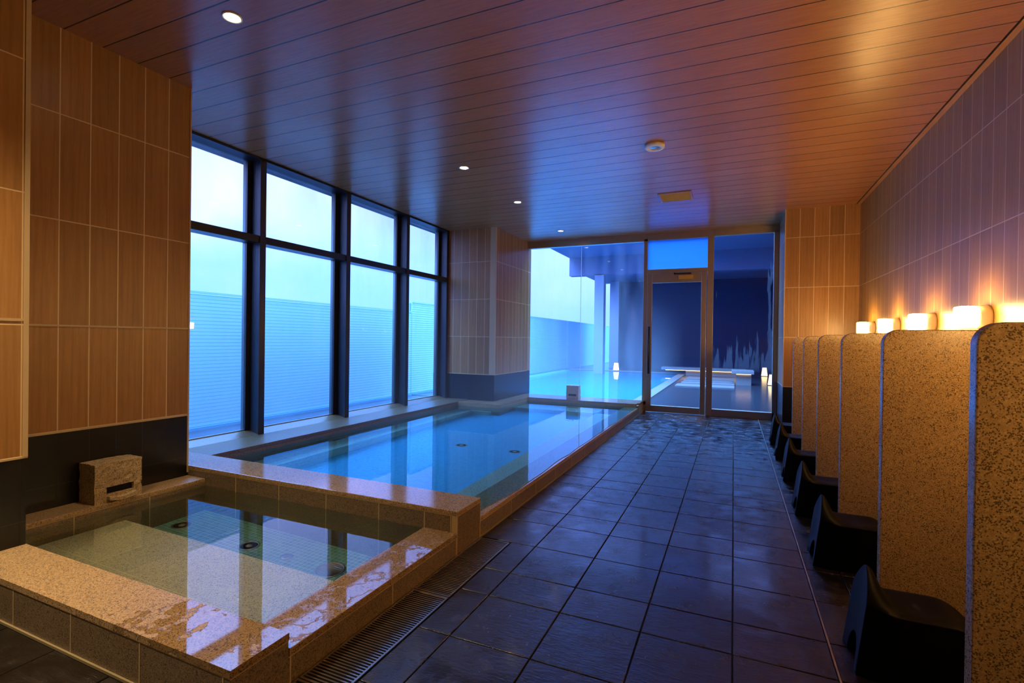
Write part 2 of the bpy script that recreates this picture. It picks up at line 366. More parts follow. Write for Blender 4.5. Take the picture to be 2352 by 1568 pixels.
def carve(ob, cutter_bm):
    """boolean the cutter out of ob and keep only the result"""
    c = cutter_bm.build('cutter', 'black_hole')
    md = ob.modifiers.new('cut', 'BOOLEAN'); md.object = c; md.operation = 'DIFFERENCE'; md.solver = 'EXACT'
    bpy.context.view_layer.update()
    dg = bpy.context.evaluated_depsgraph_get()
    me = bpy.data.meshes.new_from_object(ob.evaluated_get(dg)); ob.modifiers.clear(); ob.data = me
    bpy.data.objects.remove(c)

# ------------------------------------------------------------------ room shell
CZ = 2.621
XB = -1.21            # outer face of both baths
# floor: slate tiles of three depths in rows, laid as individual slabs on dark grout
def build_floor():
    b = MB(); bm = b.b; lay = bm.loops.layers.float_color.new('tone')
    def slab(x0, x1, y0, y1):
        g = 0.0024; e = 0.0016
        x0 += g; x1 -= g; y0 += g; y1 -= g
        if x1 - x0 < 0.02 or y1 - y0 < 0.02: return
        tilt = [random.uniform(-0.0009, 0.0) for _ in range(4)]
        tn = random.random()
        top = [bm.verts.new(p) for p in ((x0+e, y0+e, tilt[0]), (x1-e, y0+e, tilt[1]), (x1-e, y1-e, tilt[2]), (x0+e, y1-e, tilt[3]))]
        mid = [bm.verts.new(p) for p in ((x0, y0, -0.0022), (x1, y0, -0.0022), (x1, y1, -0.0022), (x0, y1, -0.0022))]
        low = [bm.verts.new((v.co.x, v.co.y, -0.009)) for v in mid]
        fs = [bm.faces.new(top)]
        for i in range(4):
            j = (i+1) % 4
            fs.append(bm.faces.new((mid[i], mid[j], top[j], top[i]))); fs.append(bm.faces.new((low[i], low[j], mid[j], mid[i])))
        for f in fs:
            for lp in f.loops: lp[lay] = (tn, tn, tn, 1)
    rows = []
    y = 2.06 - 0.84*6
    while y < 7.7:
        for dh in (0.0, 0.315, 0.625): rows.append(y + dh)
        y += 0.84
    xs = [0.012 + 0.305*k for k in range(-4, 2)] + [0.321, 0.46, 0.765, 1.07, 1.285]
    for j in range(len(rows)-1):
        y0, y1 = rows[j], min(rows[j+1], 7.62)
        if y0 >= 7.6: break
        cols = sorted(xs)
        for i in range(len(cols)-1):
            x0, x1 = cols[i], cols[i+1]
            if x1 - x0 < 0.03: continue
            if x0 < XB: x0 = XB
            if 0.90 <= y0 and y1 <= 2.40 and x0 < -1.03 and y1 > 0.9: x0 = max(x0, -1.035)
            slab(x0, x1, y0, y1)
        if y1 <= 1.30 and y0 < 0.9:
            ye = min(y1, 0.915)
            for k in range(7):
                x1 = -1.4300 - 0.305*(k-1) if k else XB
                x0 = -1.4300 - 0.305*k
                slab(max(x0, -2.72), x1, y0, ye)
    # grout bed
    for (x0, x1, y0, y1) in ((-1.035, 1.285, -2.4, 7.7), (XB, -1.035, 2.364, 7.7), (-2.72, -1.035, -2.4, 0.915)):
        b.box(x0, x1, y0, y1, -0.06, -0.006, 1)
    b.box(XB, -1.035, 0.915, 2.364, -0.09, -0.07, 1)
    return struct(b.build('floor', ['slate', 'floor_grout']), 'dark wet slate tile floor', 'floor')
build_floor()

b = MB(); b.box(-3.845, 1.240, -2.4, 7.72, CZ, CZ+0.03)
struct(b.build('ceiling', 'ceiling'), 'brown wood plank ceiling', 'ceiling')
b = MB(); b.box(-4.3, 1.7, -2.5, 7.75, CZ+0.05, CZ+0.35)
struct(b.build('ceiling_slab', 'black_hole'), 'dark slab above the ceiling planks', 'slab')
b = MB(); b.box(1.250, 1.285, -2.4, 6.76, CZ-0.004, CZ+0.04)
struct(b.build('trim_1', 'ceiling_trim'), 'orange strip along the top of the right wall', 'trim')
b = MB(); b.box(0.3165, 0.3225, -1.5, 7.6, -0.004, 0.0022)
struct(b.build('trim_2', 'steel'), 'thin metal line set in the floor by the stools', 'trim')

b = MB(); b.box(-4.1, -3.2, 1.0, 2.118, -0.5, CZ+0.04)
struct(b.build('wall_left', 'tile_left'), 'wood tile wall behind the small bath', 'wall')
b = MB(); b.box(-3.1985, -3.1965, 1.0, 2.116, 0.528, 0.537); b.box(-3.1985, -3.1965, 1.0, 2.112, 1.081, 1.0905); b.box(-3.202, -3.196, 2.110, 2.1195, 0.165, CZ)
struct(b.build('trim_3', 'trim'), 'sand trim on the wall behind the small bath', 'trim')
b = MB(); b.box(-4.1, -2.72, -2.4, 1.113, -0.5, CZ+0.04)
struct(b.build('wall_left_pier', 'tile_pier'), 'wood tile pier at the left edge', 'wall')
b = MB(); b.box(-2.724, -2.716, 1.100, 1.117, 0.526, CZ); b.box(-2.722, -2.717, -2.4, 1.117, 0.520, 0.528); b.box(-2.722, -2.717, -2.4, 1.10, 1.095, 1.106)
struct(b.build('trim_4', 'trim'), 'sand trim on the left pier', 'trim')
b = MB(); b.box(1.285, 1.6, -2.4, 6.9, -0.1, CZ+0.04)
struct(b.build('wall_right', 'tile_right'), 'wood tile wall above the washing places', 'wall')
b = MB(); b.box(0.541, 1.6, 6.76, 7.75, -0.1, CZ+0.02)
struct(b.build('wall_back', 'tile_back'), 'wood tile wall at the end of the washing places', 'wall')
b = MB(); b.box(0.537, 0.548, 6.752, 6.764, 0.526, CZ); b.box(0.5375, 1.284, 6.754, 6.762, 0.522, 0.529); b.box(0.5375, 0.545, 6.76, 7.62, 0.522, 0.529)
struct(b.build('trim_5', 'trim'), 'sand trim on the back wall corner', 'trim')
b = MB(); b.box(-4.1, -3.09, 6.4, 7.75, -0.5, CZ+0.02)
struct(b.build('wall_back_pillar', 'tile_pillar'), 'wood tile pillar in the far left corner', 'wall')
b = MB(); b.box(-3.172, -3.086, 6.396, 6.43, 0.535, CZ); b.box(-3.83, -3.086, 6.395, 6.405, 0.528, 0.536); b.box(-3.095, -3.085, 6.395, 7.62, 0.528, 0.536)
struct(b.build('trim_6', 'trim'), 'pale corner trim on the far left pillar', 'trim')
b = MB(); b.box(-4.3, 1.7, -2.6, -2.4, -0.1, CZ+0.1)
struct(b.build('wall_front', 'tile_right'), 'wall behind the viewer', 'wall')

# ------------------------------------------------------------------ side windows (black frames, steep fins between the bays)
GX = -3.98
win = thing('window_1', 'row of tall black-framed windows along the large bath', 'window', kind='structure')
b = MB(); b.box(-4.05, -3.852, 2.118, 6.4, 2.602, CZ+0.04); b.build('header', 'black_metal', win)
b = MB(); b.box(-4.0, -3.862, 2.118, 6.4, 1.868, 1.934); b.build('transom', 'black_metal', win, 0.003)
fins = ((3.176, 3.238), (4.264, 4.326), (5.356, 5.418), (6.342, 6.398))
bays = ((2.118, 3.133), (3.285, 4.207), (4.372, 5.300), (5.463, 6.290))
for (y0, y1) in fins:
    b = MB(); b.box(-4.0, -3.852, y0, y1, 0.15, 2.61); b.build('mullion', 'black_post', win, 0.002)
for i, (y0, y1) in enumerate(bays):
    b = MB(); e0 = y0 - 0.05 if i else y0
    b.box(-4.02, -3.965, y1, fins[i][0]+0.005, 0.15, 2.61)
    if i: b.box(-4.02, -3.965, fins[i-1][1]-0.005, y0, 0.15, 2.61)
    b.build('sash_frame', 'black_metal', win)
    for z0, z1 in ((0.20, 1.885), (1.92, 2.606)):
        b = MB(); b.box(GX-0.012, GX-0.004, y0-0.005, y1+0.005, z0, z1); b.build('glass_pane', 'glass', win)
b = MB(); b.box(-3.995, -3.972, 2.118, 6.4, 0.196, 0.209); b.build('sill_bead', 'steel', win)

# ------------------------------------------------------------------ back glazing: fixed window, door with fanlight, fixed window
def frame(parts, name, parent=None, m='bronze', bev=0.003):
    b = MB()
    for p in parts: b.box(*p)
    return b.build(name, m, parent, bev)
FY0, FY1 = 7.60, 7.68
w2 = frame(((-3.10+0-0.15, -1.180, FY0, FY1, 2.515, CZ+0.02), (-3.10-0.15, -3.170, FY0, FY1, 0.10, 2.55), (-1.235, -1.180, FY0, FY1, 0.0, 2.55), (-3.25, -1.18, FY0, FY1, 0.10, 0.150)), 'window_2')
struct(w2, 'fixed back window behind the large bath', 'window')
for x0, x1 in ((-3.175, -2.203), (-2.200, -1.23)):
    b = MB(); b.box(x0, x1, 7.644, 7.652, 0.145, 2.52); b.build('glass_pane', 'glass_back', w2)
b = MB(); b.box(-2.2035, -2.1995, 7.641, 7.655, 0.15, 2.515); b.build('silicone_joint', 'white', w2)
w3 = frame(((-1.180, -0.330, FY0, FY1, 2.52, CZ+0.02), (-1.180, -0.330, FY0, FY1, 2.035, 2.095)), 'window_3')
struct(w3, 'steamed fanlight over the terrace door', 'window')
b = MB(); b.box(-1.185, -0.335, 7.644, 7.652, 2.085, 2.53); b.build('glass_pane', 'glass_fan', w3)
w4 = frame(((-0.352, -0.272, FY0-0.005, FY1, 0.0, CZ+0.02), (-0.272, 0.541, FY0, FY1, 2.53, CZ+0.02), (0.480, 0.541, FY0, FY1, 0.0, 2.55), (-0.272, 0.541, FY0, FY1, 0.0, 0.100)), 'window_4')
struct(w4, 'fixed window with condensation right of the terrace door', 'window')
b = MB(); b.box(-0.28, 0.486, 7.644, 7.652, 0.095, 2.535); b.build('glass_pane', 'glass_right', w4)
d1 = frame(((-1.176, -1.108, 7.585, 7.635, 0.010, 2.030), (-0.430, -0.362, 7.585, 7.635, 0.010, 2.030), (-1.108, -0.430, 7.585, 7.635, 1.893, 2.030), (-1.108, -0.430, 7.585, 7.635, 0.010, 0.102)), 'door_1')
struct(d1, 'glazed terrace door in a brown metal frame', 'door')
b = MB(); b.box(-1.113, -0.425, 7.606, 7.614, 0.098, 1.898); b.build('glass_pane', 'glass_door', d1)
hd = MB(); hd.lathe([(0.0165, 0.565), (0.0165, 1.255)], (-1.138, 7.535, 0), n=20)
hd = hd.build('door_handle', 'handle', d1, 0.004)
for z in (0.66, 1.16):
    b = MB(); b.lathe([(0.009, 0.0), (0.009, 0.055)], (-1.138, 7.535, z), 'y', 16); b.build('handle_bracket', 'steel', hd)
b = MB(); b.lathe([(0.016, -0.006), (0.016, 0.0)], (-1.142, 7.585, 0.49), 'y', 20); b.build('lock', 'steel', d1)
b = MB(); b.box(-0.735, -0.535, 7.535, 7.586, 1.935, 1.990); cl = b.build('door_closer', 'tan_grille', d1, 0.004)
b = MB(); b.box(-0.80, -0.565, 7.545, 7.562, 2.005, 2.024); b.box(-0.80, -0.78, 7.545, 7.60, 2.005, 2.03); b.build('closer_arm', 'handle', cl, 0.002)

# ------------------------------------------------------------------ baths
ZS, ZW = 0.106, 0.100
sb = thing('small_bath', 'small square granite-rimmed bath in the near left corner', 'bath', (-2.2, 1.5, 0))
def part(name, m, parent, boxes, bevel=0.0):
    L = parent.location; b = MB()
    for p in boxes:
        b.box(p[0]-L.x, p[1]-L.x, p[2]-L.y, p[3]-L.y, p[4]-L.z, p[5]-L.z, p[6] if len(p) > 6 else 0)
    o = b.build(name, m, parent, bevel); return o
g = 0.0012
# front rim: cap slab over a face with grout joints
part('front_cap', ['granite_puddle'], sb, [(-2.719, XB, 0.92, 1.115, 0.134, 0.157), (-3.03, -2.70, 1.1145, 1.116, 0.10, 0.157)], 0.003)
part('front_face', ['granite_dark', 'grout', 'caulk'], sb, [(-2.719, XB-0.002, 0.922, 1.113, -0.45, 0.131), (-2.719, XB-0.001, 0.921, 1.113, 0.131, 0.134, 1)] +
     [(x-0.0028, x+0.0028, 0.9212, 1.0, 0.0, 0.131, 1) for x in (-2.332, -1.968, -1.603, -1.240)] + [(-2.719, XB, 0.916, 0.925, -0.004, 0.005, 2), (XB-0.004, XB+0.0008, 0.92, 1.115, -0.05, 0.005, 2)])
part('side_cap', ['granite_film'], sb, [(-1.40, XB, 1.117, 2.118, 0.083, ZS)], 0.003)
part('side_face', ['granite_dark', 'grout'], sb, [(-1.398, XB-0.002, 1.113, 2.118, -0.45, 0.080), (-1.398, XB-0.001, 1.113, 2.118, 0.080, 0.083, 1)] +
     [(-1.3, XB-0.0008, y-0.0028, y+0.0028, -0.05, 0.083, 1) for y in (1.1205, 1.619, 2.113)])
part('wall_ledge', ['granite'], sb, [(-3.199, -3.03, 1.115, 2.117, 0.124, 0.146)], 0.003)
part('ledge_face', ['granite_dark', 'grout'], sb, [(-3.199, -3.032, 1.115, 2.117, -0.45, 0.121), (-3.199, -3.031, 1.115, 2.117, 0.121, 0.124, 1)] +
     [(-3.1, -3.0308, y-0.0028, y+0.0028, -0.45, 0.121, 1) for y in (1.43, 1.79)])
part('seat_step', ['granite_seat', 'seat_grout'], sb, [(-3.032, -1.398, 1.115, 1.665, -0.45, -0.131)] +
     [(x-0.0018, x+0.0018, 1.115, 1.6655, -0.2, -0.1303, 1) for x in (-2.613, -2.195, -1.78)] + [(-3.03, -1.4, 1.312, 1.3156, -0.2, -0.1303, 1)], 0.0)
part('bath_floor', ['mosaic'], sb, [(-3.031, -1.399, 1.66, 2.117, -0.47, -0.400)])
def jet(parent, x, y, z, r, ring=True):
    L = parent.location; b = MB(); c = (x-L.x, y-L.y, z-L.z)
    b.lathe([(r, 0.0), (r, 0.004), (r*0.80, 0.007), (r*0.78, 0.003), (r*0.34, 0.003), (r*0.32, 0.010), (r*0.1, 0.012)], c, n=32)
    o = b.build('jet_nozzle', 'steel', parent)
    b = MB(); b.lathe([(r*0.78, 0.0031), (r*0.78, 0.0045), (r*0.40, 0.0045), (r*0.40, 0.0031)], c, n=32); b.build('jet_slot', 'black_hole', o)
for x, r in ((-2.925, 0.055), (-2.37, 0.055)): jet(sb, x, 1.905, -0.400, r)
b = MB(); b.lathe([(0.075, 0.0), (0.075, 0.004), (0.066, 0.006), (0.064, 0.003), (0.01, 0.003)], (-1.815+2.2, 1.915-1.5, -0.400), n=36); dr = b.build('drain_cover', 'steel', sb)
b = MB()
for k in range(-4, 5):
    hw = math.sqrt(max(0.062**2-(k*0.0135)**2, 1e-6)); b.box(-1.815+2.2-hw, -1.815+2.2+hw, 0.415+k*0.0135-0.003, 0.415+k*0.0135+0.003, -0.397, -0.392)
b.build('drain_grille', 'steel', dr)
b = MB(); b.lathe([(0.033, 0.0), (0.033, 0.005), (0.02, 0.007)], (-2.10+2.2, 1.910-1.5, -0.400), n=28); b.build('inlet_cap', 'steel', sb)
b = MB()
vs = [b.b.verts.new(p) for p in ((-3.031, 1.110, ZW), (-1.399, 1.110, ZW), (-1.399, 2.1185, ZW), (-3.031, 2.1185, ZW))]; b.b.faces.new(vs)
tag(b.build('bath_water', 'water_small'), 'still clear water filling the small near bath', 'water', kind='stuff')

lb = thing('large_bath', 'long granite-rimmed bath of blue water beneath the side windows', 'bath', (-2.4, 4.8, 0))
part('dividing_cap', ['granite_wet', 'grout'], lb, [(-3.99, XB, 2.118, 2.364, 0.186, 0.209)], 0.003)
part('dividing_face', ['granite_dark', 'grout'], lb, [(-3.99, XB-0.002, 2.120, 2.362, -0.47, 0.183), (-3.99, XB-0.001, 2.119, 2.363, 0.183, 0.186, 1)] +
     [(x-0.0028, x+0.0028, 2.1192, 2.2, -0.4, 0.183, 1) for x in (-2.757, -2.397, -2.04, -1.681, -1.399, -1.2465)] + [(XB-0.03, XB-0.0006, y-0.0028, y+0.0028, -0.05, 0.183, 1) for y in (2.121, 2.362)])
part('side_cap', ['granite_wet', 'grout'], lb, [(-1.40, XB, 2.364, 7.235, 0.084, 0.1062)], 0.003)
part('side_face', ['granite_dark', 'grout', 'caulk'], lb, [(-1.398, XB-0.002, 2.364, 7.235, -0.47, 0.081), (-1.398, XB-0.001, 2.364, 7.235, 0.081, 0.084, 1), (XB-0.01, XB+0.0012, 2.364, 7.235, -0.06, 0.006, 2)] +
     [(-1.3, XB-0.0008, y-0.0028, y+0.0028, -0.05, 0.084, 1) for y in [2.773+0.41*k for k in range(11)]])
# sloping window ledge, with the piece that steps round the pillar and along the back
L = lb.location; b = MB()
b.prism([(p[0]-L.x, p[1]) for p in ((-3.50, 0.138), (-3.50, 0.165), (-3.85, 0.167), (-3.99, 0.206), (-3.99, 0.138))], 2.364-L.y, 6.40-L.y, 'y')
b.build('window_ledge', 'granite_flamed', lb)
part('window_ledge_face', ['granite_dark'], lb, [(-3.99, -3.502, 2.364, 6.4, -0.47, 0.136)])
part('back_ledge', ['granite_wet'], lb, [(-3.50, -2.862, 6.10, 6.41, 0.134, 0.160), (-3.10, -2.862, 6.40, 7.61, 0.134, 0.160), (-2.862, -1.235, 7.13, 7.61, 0.134, 0.160), (-1.240, XB, 7.235, 7.60, 0.134, 0.160)])
part('back_ledge_face', ['granite', 'grout'], lb, [(-3.50, -2.864, 6.102, 6.41, -0.47, 0.131), (-3.10, -2.864, 6.40, 7.61, -0.47, 0.131), (-2.864, -1.237, 7.132, 7.61, -0.47, 0.131), (-1.24, XB-0.002, 7.237, 7.60, -0.05, 0.131)] +
     [(-3.49, -2.863, 6.101, 6.2, 0.131, 0.134, 1), (-3.0, -2.863, 6.101, 7.2, 0.131, 0.134, 1), (-2.9, -1.21, 7.131, 7.3, 0.131, 0.134, 1)] + [(x-0.0028, x+0.0028, 7.1312, 7.3, -0.2, 0.15, 1) for x in (-2.60, -2.05, -1.62)])
part('seat_step', ['granite_seat'], lb, [(-3.501, -3.262, 2.365, 6.2, -0.47, -0.20), (-3.51, -1.40, 6.65, 7.2, -0.47, -0.20), (-3.51, -2.98, 6.05, 6.7, -0.47, -0.20), (-1.682, -1.398, 2.365, 7.2, -0.47, -0.20)])
part('bath_floor', ['mosaic_large'], lb, [(-3.4, -1.6, 2.365, 6.8, -0.49, -0.45)])
for x, y in ((-2.468, 4.386), (-1.893, 4.392), (-3.07, 6.21), (-1.906, 6.216)): jet(lb, x, y, -0.450, 0.062)
b = MB(); ys = [2.3635 + i*0.05 for i in range(97)]
ys = [y for y in ys if y < 7.131]; prev = None
for i, y in enumerate(ys + [7.131]):
    xo = XB - 0.010 - 0.010*abs(math.sin(y*3.1)+0.6*math.sin(y*7.7+1)) - max(0.0, 2.75-y)*0.06
    a, c2 = b.b.verts.new((-3.501, y, 0.110)), b.b.verts.new((min(xo, XB-0.006), y, 0.110))
    if prev: b.b.faces.new((prev[0], prev[1], c2, a))
    prev = (a, c2)
tag(b.build('bath_water', 'water_large'), 'steaming blue water brimming over the large bath', 'water', kind='stuff')

# ------------------------------------------------------------------ stone spouts
def spout(name, label, x0, x1, y0, y1, z0, z1, face, slot, stone='rough_stone'):
    """rough block; face '+x' or '-y' carries the slot (a0,a1,z0,z1)"""
    root = thing(name, label, 'water spout', ((x0+x1)/2, (y0+y1)/2, z0))
    L = root.location; b = MB(); b.box(x0-L.x, x1-L.x, y0-L.y, y1-L.y, 0, z1-z0)
    bmesh.ops.subdivide_edges(b.b, edges=b.b.edges, cuts=9, use_grid_fill=True)
    rr = random.Random(3)
    for v in b.b.verts:
        top = v.co.z > (z1-z0)-1e-4; bot = v.co.z < 1e-4
        k = 0.0028
        if not bot: v.co += Vector((rr.uniform(-k, k), rr.uniform(-k, k), rr.uniform(-k, k) if not top else rr.uniform(-k, k*0.6)))
    ob = b.build('stone_block', stone, root)
    cut = MB(); a0, a1, s0, s1 = slot
    if face == '+x':
        cut.box(x1-L.x-0.10, x1-L.x+0.05, a0-L.y, a1-L.y, s0-L.z, s1-L.z)
    else:
        cut.box(a0-L.x, a1-L.x, y0-L.y-0.05, y0-L.y+0.08, s0-L.z, s1-L.z)
    cut.b.transform(Matrix.Identity(4))
    for o in (ob,): 
        c = cut; 
        cob = None
    # the cutter has to live in world space under no parent
    for v in cut.b.verts: v.co += L
    carve(ob, cut)
    vd = MB()
    if face == '+x': vd.box(x1-L.x-0.098, x1-L.x-0.022, a0-L.y+0.001, a1-L.y-0.001, s0-L.z+0.001, s1-L.z-0.001)
    else: vd.box(a0-L.x+0.001, a1-L.x-0.001, y0-L.y+0.020, y0-L.y+0.078, s0-L.z+0.001, s1-L.z-0.001)
    vd.build('slot', 'black_hole', root)  # black block set inside the slot to stand for its shade
    lip = MB()
    n = 8
    if face == '+x':
        pts = [(a0 + (a1-a0)*i/n, s0 - 0.020 + 0.012*(abs(i/n-0.5)*2)**2) for i in range(n+1)]
        for i in range(n):
            (ya, za), (yb, zb) = pts[i], pts[i+1]
            lip.prism([(ya-L.y, za-0.018-L.z), (yb-L.y, zb-0.018-L.z), (yb-L.y, zb-L.z), (ya-L.y, za-L.z)], x1-0.09-L.x, x1+0.030-L.x, 'x')
    else:
        lip.box(a0-L.x, a1-L.x, y0-0.03-L.y, y0+0.05-L.y, s0-0.018-L.z, s0-0.004-L.z)
    bmesh.ops.remove_doubles(lip.b, verts=lip.b.verts, dist=1e-5)
    lip.build('spout_lip', stone, root)
    return root
spout('stone_spout', 'rough stone block spout on the ledge of the small bath', -3.192, -3.050, 1.527, 1.757, 0.1466, 0.355, '+x', (1.583, 1.717, 0.188, 0.226))
spout('stone_spout', 'small pale stone spout at the far end of the large bath', -2.285, -2.100, 7.225, 7.355, 0.1606, 0.363, '-y', (-2.255, -2.130, 0.205, 0.238), 'pale_rough')

# ------------------------------------------------------------------ drain grates beside the small bath
def grate(y0, y1, label):
    root = thing('drain_grate', label, 'drain grate', (-1.122, (y0+y1)/2, 0), 'floor drain grates'); L = root.location
    b = MB()
    for p in ((-1.2075, -1.200, y0, y1), (-1.046, -1.0385, y0, y1), (-1.200, -1.046, y0, y0+0.008), (-1.200, -1.046, y1-0.008, y1)):
        b.box(p[0]-L.x, p[1]-L.x, p[2]-L.y, p[3]-L.y, -0.025, 0.0015)
    b.build('grate_frame', 'steel', root)
    b = MB(); y = y0 + 0.016
    while y < y1 - 0.012:
        b.box(-1.200-L.x, -1.046-L.x, y-L.y, y+0.0052-L.y, -0.020, 0.0); y += 0.0128
    b.build('grate_slats', 'steel', root)
grate(1.760, 2.360, 'steel slatted drain grate nearer the divider between the baths')
grate(1.150, 1.755, 'steel slatted drain grate nearer the viewer')
grate(0.930, 1.146, 'short steel drain grate by the near corner of the small bath')

# ------------------------------------------------------------------ shower partitions
def rounded(x0, x1, z0, z1, r, n=12):
    pts = [(x1, z0), (x1, z1)]
    for i in range(n+1):
        a = math.pi/2*i/n; pts.append((x0+r - r*math.sin(a), z1-r + r*math.cos(a)))
    pts.append((x0, z0)); return pts
PY = [1.575, 2.410, 3.240, 4.070, 4.885, 5.675]
PL = ['nearest granite shower partition, filling the right edge of the photo', 'second granite shower partition from the right edge, directly behind the nearest one', 'third granite shower partition from the viewer',
      'fourth granite shower partition from the viewer', 'fifth granite shower partition, last but one before the back wall', 'farthest granite shower partition, next to the back wall']
for i, y in enumerate(PY):
    b = MB(); b.prism(rounded(0.541, 1.284, 0.0, 1.106, 0.055), y, y+0.040, 'y')
    tag(b.build('shower_partition', 'granite_panel', None, 0.004), PL[i], 'partition', 'granite partitions along the right wall')

# ------------------------------------------------------------------ bath stools
def stool_mesh():
    b = MB(); bm = b.b; nx, ny = 30, 16; Lx, W = 0.365, 0.115
    def ztop(x, u):
        s = max(0.0, 1 - x/0.115); back = (0.100 - 0.085*abs(u)**1.6)*(s*s*(3-2*s))
        f = max(0.0, (x-0.255)/0.11); dip = -0.010*(1-u*u)*math.exp(-((x-0.19)/0.08)**2)
        return 0.215 + back - 0.075*f*f + dip - 0.010*abs(u)**6
    top = []
    for i in range(nx+1):
        x = Lx*i/nx; row = []
        for j in range(ny+1):
            u = -1 + 2*j/ny; z = ztop(x, u)
            wx = W*(1 - 0.10*(z/0.31)) * (1 - 0.10*max(0, abs(x/Lx-0.5)*2-0.75)/0.25)
            xx = x + 0.055*(z/0.31)*(1-x/Lx)**2
            row.append(bm.verts.new((xx, u*wx, z)))
        top.append(row)
    for i in range(nx):
        for j in range(ny):
            f = bm.faces.new((top[i][j], top[i+1][j], top[i+1][j+1], top[i][j+1])); f.smooth = True
    rim = top[0][:] + [top[i][ny] for i in range(1, nx+1)] + list(reversed(top[nx][:-1])) + [top[i][0] for i in range(nx-1, 0, -1)]
    low = []
    for v in rim:
        x = max(0.0, min(Lx, v.co.x)); yy = v.co.y/(max(abs(v.co.y), 1e-6)) if v.co.y else 0
        wf = 1.0 + 0.10*(v.co.z/0.31)
        low.append(bm.verts.new((v.co.x - 0.050*(v.co.z/0.31)*(1-v.co.x/Lx)**2 if v.co.x < 0.3 else v.co.x, v.co.y*wf, 0.0)))
    n = len(rim); mids = []
    for i in range(n):
        j = (i+1) % n
        bm.faces.new((rim[i], rim[j], low[j], low[i]))
    bm.faces.new(low)
    return b
sroot = thing('bath_stool', 'x', 'stool', (0, 0, 0), 'black bath stools')
sbody = stool_mesh().build('stool_body', 'black_plastic', sroot)
cut = MB()
arc = [(-0.055, -0.02)] + [(0.055*math.cos(math.pi - math.pi*k/12), 0.085*math.sin(math.pi*k/12)) for k in range(13)] + [(0.055, -0.02)]
cut.prism(arc, -0.05, 0.5, 'x'); carve(sbody, cut)
cut = MB(); cut.prism([(0.09 + (0.18)*k/12 if 0 < k < 12 else (0.08 if k == 0 else 0.28), (0.07*math.sin(math.pi*k/12)) - 0.004) for k in range(13)], -0.3, 0.3, 'y')
b = MB(); b.prism([(-0.045+0.0, -0.008), (0.045, -0.008), (0.045, 0.008), (-0.045, 0.008)], 0.2025, 0.2055, 'z')
for v in b.b.verts: v.co.x, v.co.y = v.co.y + 0.19, v.co.x
b.build('hand_slot', 'black_hole', sroot)
bv = sbody.modifiers.new('edge', 'BEVEL'); bv.width = 0.006; bv.segments = 3; bv.limit_method = 'ANGLE'; bv.angle_limit = math.radians(50)
SY = [2.005, 2.845, 3.602, 4.425, 5.185, 5.900]
SL = ['nearest black bath stool, cut by the nearest granite partition', 'second black bath stool from the viewer', 'third black bath stool from the viewer',
      'fourth black bath stool from the viewer', 'fifth black bath stool, last but one before the back wall', 'farthest black bath stool, next to the back wall']
for i, y in enumerate(SY):
    if i == 0: r = sroot
    else:
        r = sroot.copy(); C.objects.link(r)
        for ch in list(sroot.children):
            c = ch.copy(); C.objects.link(c); c.parent = r
    r.location = (0.345 + (0.012 if i == 0 else 0), y, 0.0); r['label'] = SL[i]

# ------------------------------------------------------------------ wall lamps above the partitions
def lamp():
    root = thing('wall_lamp', 'x', 'lamp', (0, 0, 0), 'glowing wall lamps above the partitions')
    b = MB(); b.lathe([(0.066, 0.0), (0.068, -0.012), (0.064, -0.050), (0.045, -0.064)], (0, 0, 0), 'x', 40); b.build('wall_plate', 'lamp_plate', root)
    b = MB(); b.box(-0.140, -0.062, -0.050, 0.050, -0.055, 0.060); b.build('lamp_glass', 'lamp_glow', root, 0.010, 3)
    return root
LY = [3.605, 4.425, 5.262, 6.075, 2.775, 1.945, 1.115]
LL = ['glowing cube wall lamp above the third bay, largest of those in view', 'glowing cube wall lamp second largest of those in view', 'glowing cube wall lamp third in line from the viewer',
      'glowing cube wall lamp closest to the back wall', 'glowing cube wall lamp between second and third partition, out of view', 'glowing cube wall lamp behind the nearest partition, out of view', 'glowing cube wall lamp before the nearest partition, out of view']
lr = lamp()
for i, y in enumerate(LY):
    if i == 0: r = lr
    else:
        r = lr.copy(); C.objects.link(r)
        for ch in list(lr.children):
            c = ch.copy(); C.objects.link(c); c.parent = r
    r.location = (1.285, y, 1.205); r['label'] = LL[i]

# ------------------------------------------------------------------ ceiling fittings
def light(name, typ, loc, energy, col, parent=None, **kw):
    l = bpy.data.lights.new(name, typ); l.energy = energy; l.color = col
    for k, v in kw.items(): setattr(l, k, v)
    o = bpy.data.objects.new(name, l); C.objects.link(o); o.location = loc
    if parent: o.parent = parent
    return o
def downlight(x, y, label, energy=9.0):
    root = thing('ceiling_downlight', label, 'downlight', (x, y, CZ), 'row of ceiling downlights')
    b = MB(); b.lathe([(0.047, 0.0), (0.047, -0.004), (0.043, -0.005), (0.034, -0.001), (0.034, 0.002)], (0, 0, 0), n=40); b.build('trim_ring', 'white', root)
    b = MB(); b.lathe([(0.0335, -0.0015), (0.0335, -0.0008), (0.01, -0.0008)], (0, 0, 0), n=32); b.build('diffuser', 'down_glow', root)
    light('downlight_beam', 'SPOT', (0, 0, -0.02), energy, (1.0, 0.74, 0.42), root, spot_size=math.radians(100), spot_blend=0.9, shadow_soft_size=0.11)
for x, y, lab in ((-2.295, 1.718, 'round recessed downlight nearest, over the small bath'), (-2.30, 4.067, 'round recessed downlight second of the row over the large bath'),
                  (-2.297, 5.318, 'round recessed downlight third of the row over the large bath'), (-2.316, 6.95, 'round recessed downlight by the back window'),
                  (-2.3, 0.35, 'round recessed downlight behind the viewer, left row'), (-0.45, -0.6, 'unseen downlight added as warm fill behind the viewer over the aisle')):  # last one is an unseen lamp added for warm fill
    downlight(x, y, lab, {1.718: 60.0, 0.35: 300.0, -0.6: 25.0}.get(y, 13.0))
